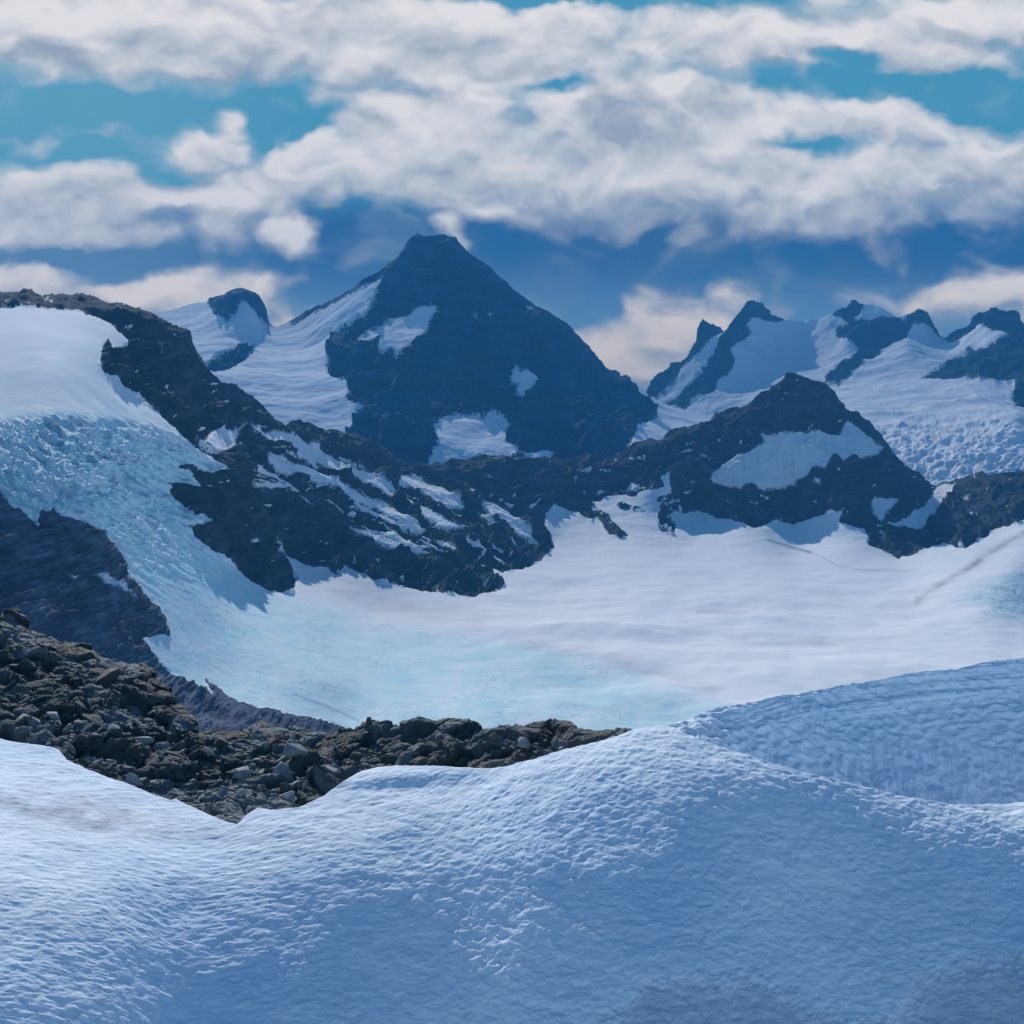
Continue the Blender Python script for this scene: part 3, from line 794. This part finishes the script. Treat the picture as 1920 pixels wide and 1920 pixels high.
icem2 = smooth(-55, 55, ice_sd + 80 * fbm(px / 150, py / 45, 0 * px + 12, 5, 0.6)) * (1 - slabr) * (1 - smooth(-5, 7, ridge_sd)) * np.where(py < 1010, 1, icem)
ice_shade_c = icem2 * np.clip(0.72 + 0.5 * fbm(px / 80, py / 40, 0 * px + 6, 4), 0, 1)
dirt_and_grey = np.clip(dirt_and_grey, 0, None)
ice_shade_c = ice_shade_c + 0.45 * np.exp(-((px - 140) / 95) ** 2 - ((py - 665) / 50) ** 2) * np.clip(0.6 + 1.2 * nn, 0, 1)  # bluish shade painted onto the snow dome above the icefall
full = dict(snow=e(np.where(slabr > 0.5, usdf(px, py, SLAB_SNOW), snow_sd) + ed * 0.8), ice_and_shade=e(np.clip(ice_shade_c, 0, 1)), dirt_and_grey=e(np.clip(dirt_and_grey, 0, 0.8)), crack=e(np.clip(crack, 0, 0.9)))
isrock = e(ridge_sd) > 0
isslab = (e(slab_sd) > 0) & ~isrock
isice = (e(ice_sd) > 0) & ~isrock & ~isslab
fr = face_mask(isrock); fs = face_mask(isslab) & ~fr; fi = face_mask(isice) & ~fr & ~fs; fv = ~(fr | fs | fi)
ob = grid_mesh('rock_ridge', s.P, full, fr, ROCK_MID)
tag(ob, 'dark rock ridge streaked with snow, crossing the view below the pyramid peak', 'ridge', 'structure')
ob = grid_mesh('rock_slope', s.P, full, fs, ROCK_SLAB)
tag(ob, 'smooth blue-grey rock slope at lower left beneath the glacier tongue', 'slope', 'structure')
ob = grid_mesh('glacier', s.P, full, fi, ICE)
tag(ob, 'pale turquoise crevassed glacier tongue curving down from the left', 'glacier', 'structure')
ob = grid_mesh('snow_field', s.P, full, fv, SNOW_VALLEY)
tag(ob, 'broad flat white snow basin beneath the dark rock ridge', 'snowfield', 'structure')

# ------------------------------------------------------------------ near rock band
R_CREST = [(-400, 1100), (-60, 1150), (0, 1147), (30, 1150), (45, 1160), (60, 1185), (90, 1200), (130, 1210), (170, 1215), (190, 1235), (215, 1245), (250, 1240), (270, 1240), (290, 1255), (310, 1280),
           (330, 1310), (350, 1325), (365, 1345), (373, 1370), (400, 1372), (430, 1368), (460, 1362), (490, 1352), (520, 1358), (560, 1356), (600, 1360), (640, 1365), (665, 1365),
           (680, 1352), (700, 1352), (730, 1353), (770, 1355), (800, 1350), (830, 1345), (860, 1347), (890, 1350), (915, 1358), (940, 1352), (970, 1348), (1010, 1345), (1040, 1345),
           (1070, 1352), (1085, 1368), (1110, 1370), (1140, 1368), (1170, 1363), (1190, 1367), (1205, 1385), (1240, 1440), (1400, 1460)]
s = Sheet(-380, 1215, 1400, R_CREST, [(-400, 1480), (0, 1470), (250, 1580), (480, 1640), (700, 1540), (1000, 1480), (1400, 1480)], 420,
          [(-380, 1150, 215), (-380, 1400, 160), (0, 1150, 208), (0, 1260, 184), (0, 1385, 160), (100, 1205, 205), (150, 1330, 174), (150, 1440, 152), (250, 1242, 203), (250, 1380, 168), (230, 1490, 146), (310, 1285, 192),
           (372, 1372, 176), (350, 1450, 156), (430, 1545, 139), (550, 1357, 180), (550, 1440, 160), (550, 1520, 144), (700, 1353, 176), (700, 1440, 160), (850, 1347, 170), (850, 1440, 154),
           (1000, 1346, 164), (1000, 1425, 151), (1100, 1370, 156), (1190, 1367, 150), (1190, 1460, 146), (0, 1460, 150), (200, 1560, 141), (500, 1640, 136), (1000, 1500, 146), (700, 1540, 146)],
          back=(20, 0.30, 1.2), jag=5.0, jagf=16)
px, py, P = s.px, s.py, s.P
N = grid_normals(P)
flat = P.reshape(-1, 3)
wq = np.stack([fbm(flat[:, 0] / 5 + k, flat[:, 1] / 5, flat[:, 2] / 5, 3) for k in (0, 7, 19)], -1) * 1.1
d1, id1, e1 = worley_blocks(flat + wq, 6.5, 1.0, (1.2, 1.4, 0.8))
d2, id2, e2 = worley_blocks(flat + 50 + wq * .5, 3.0, 1.25, (1.2, 1, .8))
d3, id3, e3 = worley_blocks(flat + 90, 0.95, 0.9)
d1 = d1.reshape(px.shape); d2 = d2.reshape(px.shape); d3 = d3.reshape(px.shape)
rug = fbm(P[..., 0] / 9, P[..., 1] / 12, P[..., 2] / 7, 5, 0.6)
tp = 1 - 0.75 * smooth(1020, 1150, px)
near_crest = np.linspace(0, 1, px.shape[0])[:, None]
tp = tp * (1 - 0.55 * smooth(0.85, 1.0, near_crest))
P = P + N * ((d1 * 1.5 + d2 * 1.05 * np.clip(0.6 + rug, 0.15, 1.4) + d3 * 0.26 * np.clip(0.6 - rug, 0.1, 1.4) + rug * 1.0) * tp)[..., None]
s.P = P; s.finish(); e = s.ext
ROCKP, ROCKN, ROCKX, ROCKY = P, N, px, py
tn = (0.5 * RND[id1][:, 7] + 0.5 * RND[id2][:, 7]).reshape(px.shape)
ob = grid_mesh('rock_outcrop', s.P, {'tone': e(tn)}, None, ROCK_NEAR, smooth_sh=False)
tag(ob, 'broken brown-grey rock band between the near snow and the glacier', 'rock band', 'structure')

# ------------------------------------------------------------------ near snow: far wall on the right
W_CREST = [(1100, 1420), (1180, 1400), (1230, 1372), (1262, 1352), (1290, 1345), (1330, 1332), (1400, 1318), (1480, 1300), (1560, 1288), (1650, 1275), (1740, 1258), (1800, 1252), (1850, 1240), (1920, 1232), (2100, 1205), (2400, 1190)]
s = Sheet(1120, 2320, 1100, W_CREST, [(1100, 1480), (1300, 1500), (1500, 1540), (1900, 1580), (2400, 1600)], 330,
          [(1150, 1420, 140), (1290, 1345, 152), (1290, 1400, 142), (1400, 1318, 158), (1400, 1400, 152), (1400, 1450, 148), (1600, 1283, 170), (1600, 1350, 166), (1600, 1420, 161), (1600, 1480, 156),
           (1800, 1252, 178), (1800, 1300, 176), (1800, 1390, 170), (1800, 1500, 163), (1920, 1232, 181), (1920, 1300, 179), (1920, 1400, 172), (1920, 1510, 165), (1500, 1540, 146), (1900, 1580, 160),
           (2300, 1200, 190), (2300, 1400, 178), (2300, 1600, 166)], back=(20, 0.30, 0.7), jag=2.2, jagf=18)
px, py, P = s.px, s.py, s.P
N = grid_normals(P)
x_, y_, z_ = P[..., 0], P[..., 1], P[..., 2]


def cups(x, y, z, size):
    d, i, ed_ = worley_blocks(np.stack([x, y, z], -1).reshape(-1, 3), size, 0.0, (1.25, 1.1, 0.8))
    return smooth(0.0, 0.75, ed_).reshape(x.shape)


cu = cups(x_ + 0.5 * fbm(x_ / 2, y_ / 2, z_ / 2, 3), y_, z_, 1.7)
flute = fbm(x_ / 1.7, y_ / 20, z_ / 7.0, 4, 0.55)
fl = smooth(1370, 1440, py) * smooth(1450, 1650, px)
terr = fbm(x_ / 40, y_ / 20, z_ / 1.3, 4, 0.55) * smooth(1400, 1330, py)
P = P + N * (-cu * 0.30 + fbm(x_ / 9, y_ / 12, z_ / 6, 4) * 0.55 + fbm(x_ / 1.5, y_ / 1.5, z_ / 1.1, 4) * 0.22 + flute * 1.1 * fl + terr * 0.5)[..., None]
s.P = P; s.finish(); e = s.ext
ob = grid_mesh('snow_bank', s.P, {'dirt_and_grey': 0 * e(px)}, None, SNOW_NEAR)
tag(ob, 'shaded blue fluted snow wall rising at the right behind the near crest', 'snow bank', 'structure')

# ------------------------------------------------------------------ near snow: the slope the viewer stands above
N_CREST = [(-400, 1330), (0, 1383), (40, 1392), (110, 1405), (125, 1425), (190, 1450), (260, 1480), (320, 1500), (330, 1498), (370, 1518), (410, 1535), (445, 1545), (460, 1530), (485, 1515), (510, 1520), (560, 1515),
           (605, 1492), (640, 1468), (670, 1448), (705, 1437), (745, 1433), (800, 1434), (860, 1437), (920, 1439), (960, 1434), (1000, 1424), (1060, 1405), (1120, 1390), (1190, 1370),
           (1235, 1362), (1262, 1365), (1290, 1378), (1350, 1398), (1460, 1434), (1540, 1456), (1610, 1473), (1700, 1492), (1760, 1505), (1820, 1510), (1870, 1506), (1920, 1502), (2100, 1490), (2400, 1500)]
s = Sheet(-380, 2320, 1900, N_CREST, [(-400, 2080), (2400, 2080)], 560, [(0, 1400, 150), (900, 1900, 100), (1900, 1450, 140), (0, 2000, 90)], back=(20, 0.12, 0.9), jag=1.6, jagf=40)
# the slope's tilt in degrees, crest to foot, at a few places along it; depths follow by walking down from the crest
TX = [-400, 0, 300, 600, 900, 1200, 1500, 1900, 2400]
TY = [1370, 1400, 1450, 1500, 1550, 1600, 1650, 1700, 1800, 1920, 2100]
TILT = np.array([
    [2, 2, 2, 3, 4, 6, 4, 0, 0],
    [2, 2, 3, 3, 4, 12, 4, 0, 0],
    [1, 1, 2, 3, 7, 20, 8, 0, 0],
    [0, 0, 1, 5, 15, 24, 23, 0, 0],
    [1, 1, 1, 10, 18, 26, 27, 14, 12],
    [3, 3, 4, 13, 20, 27, 28, 25, 22],
    [7, 7, 9, 16, 26, 31, 29, 27, 25],
    [13, 13, 15, 21, 30, 33, 29, 27, 25],
    [18, 19, 21, 26, 34, 34, 30, 27, 26],
    [22, 23, 26, 30, 36, 34, 30, 27, 26],
    [15, 15, 15, 16, 17, 18, 18, 18, 18]], float)
cols = np.array([[np.interp(yy, TY, TILT[:, k]) for k in range(len(TX))] for yy in np.arange(1300, 2101, 10)])
gx = np.arange(-400, 2401, 10.0); gy = np.arange(1280, 2121, 4.0)


def blur(a, w, ax=-1):
    k = np.hanning(2 * w + 3)[1:-1]; k /= k.sum()
    return np.apply_along_axis(lambda v: np.convolve(np.pad(v, w, mode='edge'), k, mode='valid'), ax, a)


GX, GY = np.meshgrid(gx, gy)
fx = np.interp(GX, TX, np.arange(len(TX))); fy = np.clip((GY - 1300) / 10.0, 0, len(cols) - 1.001)
ix = np.minimum(fx.astype(int), len(TX) - 2); iy = fy.astype(int); ax = fx - ix; ay = fy - iy
tau = (cols[iy, ix] * (1 - ax) + cols[iy, ix + 1] * ax) * (1 - ay) + (cols[iy + 1, ix] * (1 - ax) + cols[iy + 1, ix + 1] * ax) * ay
tau = blur(tau, 20) + 2.5
tau = tau + 24 * np.exp(-((GX - 765) / 115) ** 2 - ((GY - 1466 + 0.08 * (GX - 765)) / 13) ** 2)
tau = tau + 3.5 * fbm(GX / 420, GY / 160, 0 * GX + 2.5, 3)
slope = np.tan(np.radians(tau))
yref = blur(curve(N_CREST, gx), 16)
D0 = blur(curve([(-400, 160), (0, 153), (330, 141), (440, 136), (500, 135), (650, 142), (780, 145), (920, 141), (1000, 139), (1190, 140), (1260, 139), (1460, 136), (1610, 137), (1760, 136), (1920, 138), (2400, 142)], gx), 14)
DG = np.zeros_like(GX)
iref = np.round((yref - gy[0]) / 4).astype(int)
for c in range(len(gx)):
    DG[iref[c], c] = D0[c]
    for step, rng_ in ((1, range(iref[c] + 1, len(gy))), (-1, range(iref[c] - 1, -1, -1))):
        for r_ in rng_:
            p_ = r_ - step; m_ = slope[r_, c]
            z0 = (HZ - gy[p_]) * DG[p_, c] / F
            DG[r_, c] = (z0 - m_ * DG[p_, c]) / ((HZ - gy[r_]) / F - m_)
DG = blur(DG, 5)
px, py = s.px, s.py
fx = np.clip((px - gx[0]) / 10, 0, len(gx) - 1.001); fy = np.clip((py - gy[0]) / 4, 0, len(gy) - 1.001)
ix = fx.astype(int); iy = fy.astype(int); ax = fx - ix; ay = fy - iy
D = (DG[iy, ix] * (1 - ax) + DG[iy, ix + 1] * ax) * (1 - ay) + (DG[iy + 1, ix] * (1 - ax) + DG[iy + 1, ix + 1] * ax) * ay
s.D = D; s.P = world_pt(px, py, D)
px, py, P = s.px, s.py, s.P
N = grid_normals(P)
x_, y_, z_ = P[..., 0], P[..., 1], P[..., 2]
wx = x_ + 0.6 * fbm(x_ / 2, y_ / 2, z_ / 2, 3); wy = y_ + 0.6 * fbm(x_ / 2 + 9, y_ / 2, z_ / 2, 3)
cu = cups(wx, wy, z_, 1.0)
cu2 = cups(wx + 30, wy, z_, 0.5)
amp = np.clip(0.22 + 0.72 * smooth(300, 1100, px + 0.9 * (py - 1600)), 0.22, 0.92) * (1 - 0.6 * smooth(1620, 1560, py) * smooth(700, 500, px))
ripple = fbm((x_ + 0.4 * y_) / 1.6, (y_ - 0.4 * x_) / 0.55, z_ / 0.6, 4, 0.6)
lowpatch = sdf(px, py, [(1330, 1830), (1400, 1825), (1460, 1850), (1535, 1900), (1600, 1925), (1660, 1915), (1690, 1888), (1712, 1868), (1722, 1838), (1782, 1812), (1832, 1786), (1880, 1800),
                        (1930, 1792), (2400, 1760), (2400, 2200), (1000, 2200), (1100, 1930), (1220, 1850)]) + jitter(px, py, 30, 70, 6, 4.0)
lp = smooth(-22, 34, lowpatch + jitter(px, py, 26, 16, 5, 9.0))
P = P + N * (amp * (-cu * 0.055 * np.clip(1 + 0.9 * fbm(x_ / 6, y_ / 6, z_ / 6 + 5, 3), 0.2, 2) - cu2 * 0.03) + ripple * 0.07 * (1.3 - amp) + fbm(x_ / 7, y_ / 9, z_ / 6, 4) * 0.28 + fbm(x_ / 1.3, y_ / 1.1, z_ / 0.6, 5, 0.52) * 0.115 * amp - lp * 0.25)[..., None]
s.P = P; s.finish(); e = s.ext
dn = fbm(px / 60, py / 24, 0 * px, 5, 0.6)
dirt_and_grey = 0.62 * np.exp(-(((px - 120) / 210) ** 2 + ((py - 1522 - (px - 120) * 0.12) / 30) ** 2)) * np.clip(0.8 + 1.2 * dn, 0.1, 1.5)
dirt_and_grey += 0.10 * np.exp(-(((px - 150) / 420) ** 2 + ((py - 1570) / 26) ** 2))
dirt_and_grey += 0.30 * lp + 0.12 * np.clip(dn * 2, 0, 1) * smooth(1560, 1700, py)  # jagged low patch mixed towards grey, plus random mottling further down
ob = grid_mesh('snow_slope', s.P, {'dirt_and_grey': e(np.clip(dirt_and_grey, 0, 0.7))}, None, SNOW_NEAR)
tag(ob, 'near snow slope pitted with sun cups, blue in the shade', 'snow slope', 'structure')

# ------------------------------------------------------------------ loose boulders in the rock band
import bmesh


def boulder_mesh(seed, mat, sx, sy, sz, flatc=0.0):
    r = random.Random(seed)
    bm = bmesh.new()
    for i in range(15):
        v = Vector((r.gauss(0, 1), r.gauss(0, 1), r.gauss(0, 1))).normalized()
        v = Vector((max(-.72, min(.72, v.x)), max(-.72, min(.72, v.y)), max(-.66, min(.66, v.z)))) * r.uniform(0.85, 1.1)
        bm.verts.new((v.x * sx, v.y * sy, v.z * sz))
    res = bmesh.ops.convex_hull(bm, input=bm.verts)
    bmesh.ops.delete(bm, geom=[g for g in res['geom_interior'] if isinstance(g, bmesh.types.BMVert)], context='VERTS')
    bmesh.ops.dissolve_limit(bm, angle_limit=math.radians(12), verts=bm.verts, edges=bm.edges)
    bmesh.ops.bevel(bm, geom=list(bm.edges), offset=0.045, segments=1, affect='EDGES')
    bmesh.ops.triangulate(bm, faces=bm.faces)
    bmesh.ops.subdivide_edges(bm, edges=bm.edges, cuts=2, use_grid_fill=True)
    for v in bm.verts:
        k = perlin(np.array([v.co.x * 3 + seed]), np.array([v.co.y * 3]), np.array([v.co.z * 3]))[0]
        v.co *= 1 + 0.03 * float(k)
    me = bpy.data.meshes.new('boulder'); bm.to_mesh(me); bm.free()
    me.materials.append(mat)
    return me


kinds = [boulder_mesh(11, BOULDER_GREY, 1, .8, .7), boulder_mesh(12, BOULDER_GREY, 1.1, .7, .55), boulder_mesh(13, BOULDER_DARK, .9, .9, .8), boulder_mesh(14, BOULDER_DARK, 1.2, .8, .6),
         boulder_mesh(15, BOULDER_GREY, .8, .7, 1.0), boulder_mesh(16, BOULDER_RUST, 1, .7, .6), boulder_mesh(17, BOULDER_GREY, 1.2, .9, .45), boulder_mesh(18, BOULDER_DARK, .7, .7, 1.05)]


def near_point(X, Y):
    i = np.argmin((ROCKX - X) ** 2 + (ROCKY - Y) ** 2)
    return ROCKP.reshape(-1, 3)[i]


SPECIAL = [  # photo x, y, width px, kind, rotation, label
    (555, 1438, 34, 0, .3, 'pale square-topped boulder in the middle of the rock band'),
    (527, 1452, 32, 4, 1.2, 'pale upright slab leaning beside the square-topped boulder'),
    (535, 1492, 30, 1, 2.2, 'light wedge-shaped boulder low in the rock band, near the lowest rock tip'),
    (418, 1486, 34, 6, .8, 'pale triangular slab just above the lowest rock tip'),
    (455, 1449, 32, 0, 1.9, 'light grey blocky boulder uphill of the pale triangular slab'),
    (262, 1399, 36, 6, .2, 'bluish flat slab tilted towards the snow at the left of the scree'),
    (305, 1397, 30, 0, 2.9, 'dull green-grey round-edged boulder right of the bluish flat slab'),
    (250, 1452, 34, 4, .5, 'bluish grey upright block close to the left snow edge'),
    (205, 1270, 40, 3, 1.1, 'large rounded dark block high on the left rock crest'),
    (335, 1410, 26, 5, 1.5, 'reddish slab standing beside the round-edged boulder'),
    (620, 1440, 30, 1, 2.6, 'grey slab near the right end of the loose scree'),
    (510, 1402, 28, 5, .9, 'rust-tinted flat stone under the flat part of the rock crest'),
    (55, 1346, 46, 0, 2.0, 'broad grey block at the far left of the rock band'),
    (690, 1362, 22, 7, .4, 'narrow upright dark block on the rock crest'),
]
first = None
r = random.Random(5)


def put(mesh, X, Y, wpx, rz, tilt, label, group):
    p = near_point(X, Y)
    o = bpy.data.objects.new('boulder', mesh)
    scene.collection.objects.link(o)
    sc = wpx * p[1] / F / 1.5
    o.scale = (sc, sc, sc * r.uniform(0.85, 1.1))
    o.rotation_euler = (r.uniform(-tilt, tilt), r.uniform(-tilt, tilt), rz)
    o.location = (p[0], p[1] - sc * 0.15, p[2] + sc * 0.12)
    tag(o, label, 'boulder', None, group)


for X, Y, w, k, rz, lab in SPECIAL:
    put(kinds[k], X, Y, w * 1.3, rz, 0.45, lab, 'loose boulders in the rock band')
SCREE = [(0, 1350), (120, 1340), (250, 1370), (380, 1385), (480, 1375), (640, 1390), (700, 1400), (650, 1440), (560, 1500), (470, 1515), (430, 1530), (330, 1490), (230, 1460), (130, 1415), (0, 1375)]
n = 0
placed = [(a[0], a[1]) for a in SPECIAL]
while n < 270:
    X = r.uniform(-10, 1100); Y = r.uniform(1200, 1530)
    inside = sdf(np.array([X]), np.array([Y]), SCREE)[0]
    if X < 760 and inside < 2: continue
    if X >= 760 and not (1375 < Y < 1420 and r.random() < .12): continue
    if any(abs(a - X) < 9 and abs(b - Y) < 7 for a, b in placed): continue
    placed.append((X, Y))
    k = r.choice([0, 1, 2, 3, 4, 5, 6, 7, 0, 1, 3, 2])
    w = min(30, 7 + r.expovariate(1 / 5.5))
    col = {0: 'grey', 1: 'grey', 2: 'dark', 3: 'dark', 4: 'grey', 5: 'rusty brown', 6: 'grey', 7: 'dark'}[k]
    put(kinds[k], X, Y, w, r.uniform(0, 6.28), 0.6, 'small angular %s stone among the loose scree of the rock band' % col, 'small %s stones in the scree' % col)
    n += 1

# ------------------------------------------------------------------ ground far out, and the air
g = 110000.0
gm = grid_mesh('ground', np.array([[[-g, -g, -900.0], [g, -g, -900.0]], [[-g, g, -900.0], [g, g, -900.0]]]), None, None, SNOW_VALLEY)
tag(gm, 'snow covered lowland reaching to the horizon behind the mountains', 'ground', 'structure')

hz = bpy.data.meshes.new('haze')
X0, X1, Y0, Y1, Z0, Z1 = -112000.0, 112000.0, -112000.0, 112000.0, -901.0, 1150.0
X0, X1, Y0, Y1 = -14000, 14000, -3000, 17000
vs = [(x, y, z) for x in (X0, X1) for y in (Y0, Y1) for z in (Z0, Z1)]
hz.from_pydata(vs, [], [(0, 1, 3, 2), (4, 6, 7, 5), (0, 4, 5, 1), (2, 3, 7, 6), (0, 2, 6, 4), (1, 5, 7, 3)])
ho = bpy.data.objects.new('haze', hz); scene.collection.objects.link(ho)
tag(ho, 'thin blue mountain haze that veils the distant peaks', 'haze', 'stuff')
m = bpy.data.materials.new('haze'); m.use_nodes = True
t = m.node_tree; t.nodes.clear()
v = t.nodes.new('ShaderNodeVolumePrincipled')
v.inputs['Color'].default_value = (*HAZE_COLOR, 1)
v.inputs['Density'].default_value = HAZE_DENSITY
v.inputs['Anisotropy'].default_value = 0.0
o = t.nodes.new('ShaderNodeOutputMaterial')
t.links.new(v.outputs[0], o.inputs['Volume'])
hz.materials.append(m)
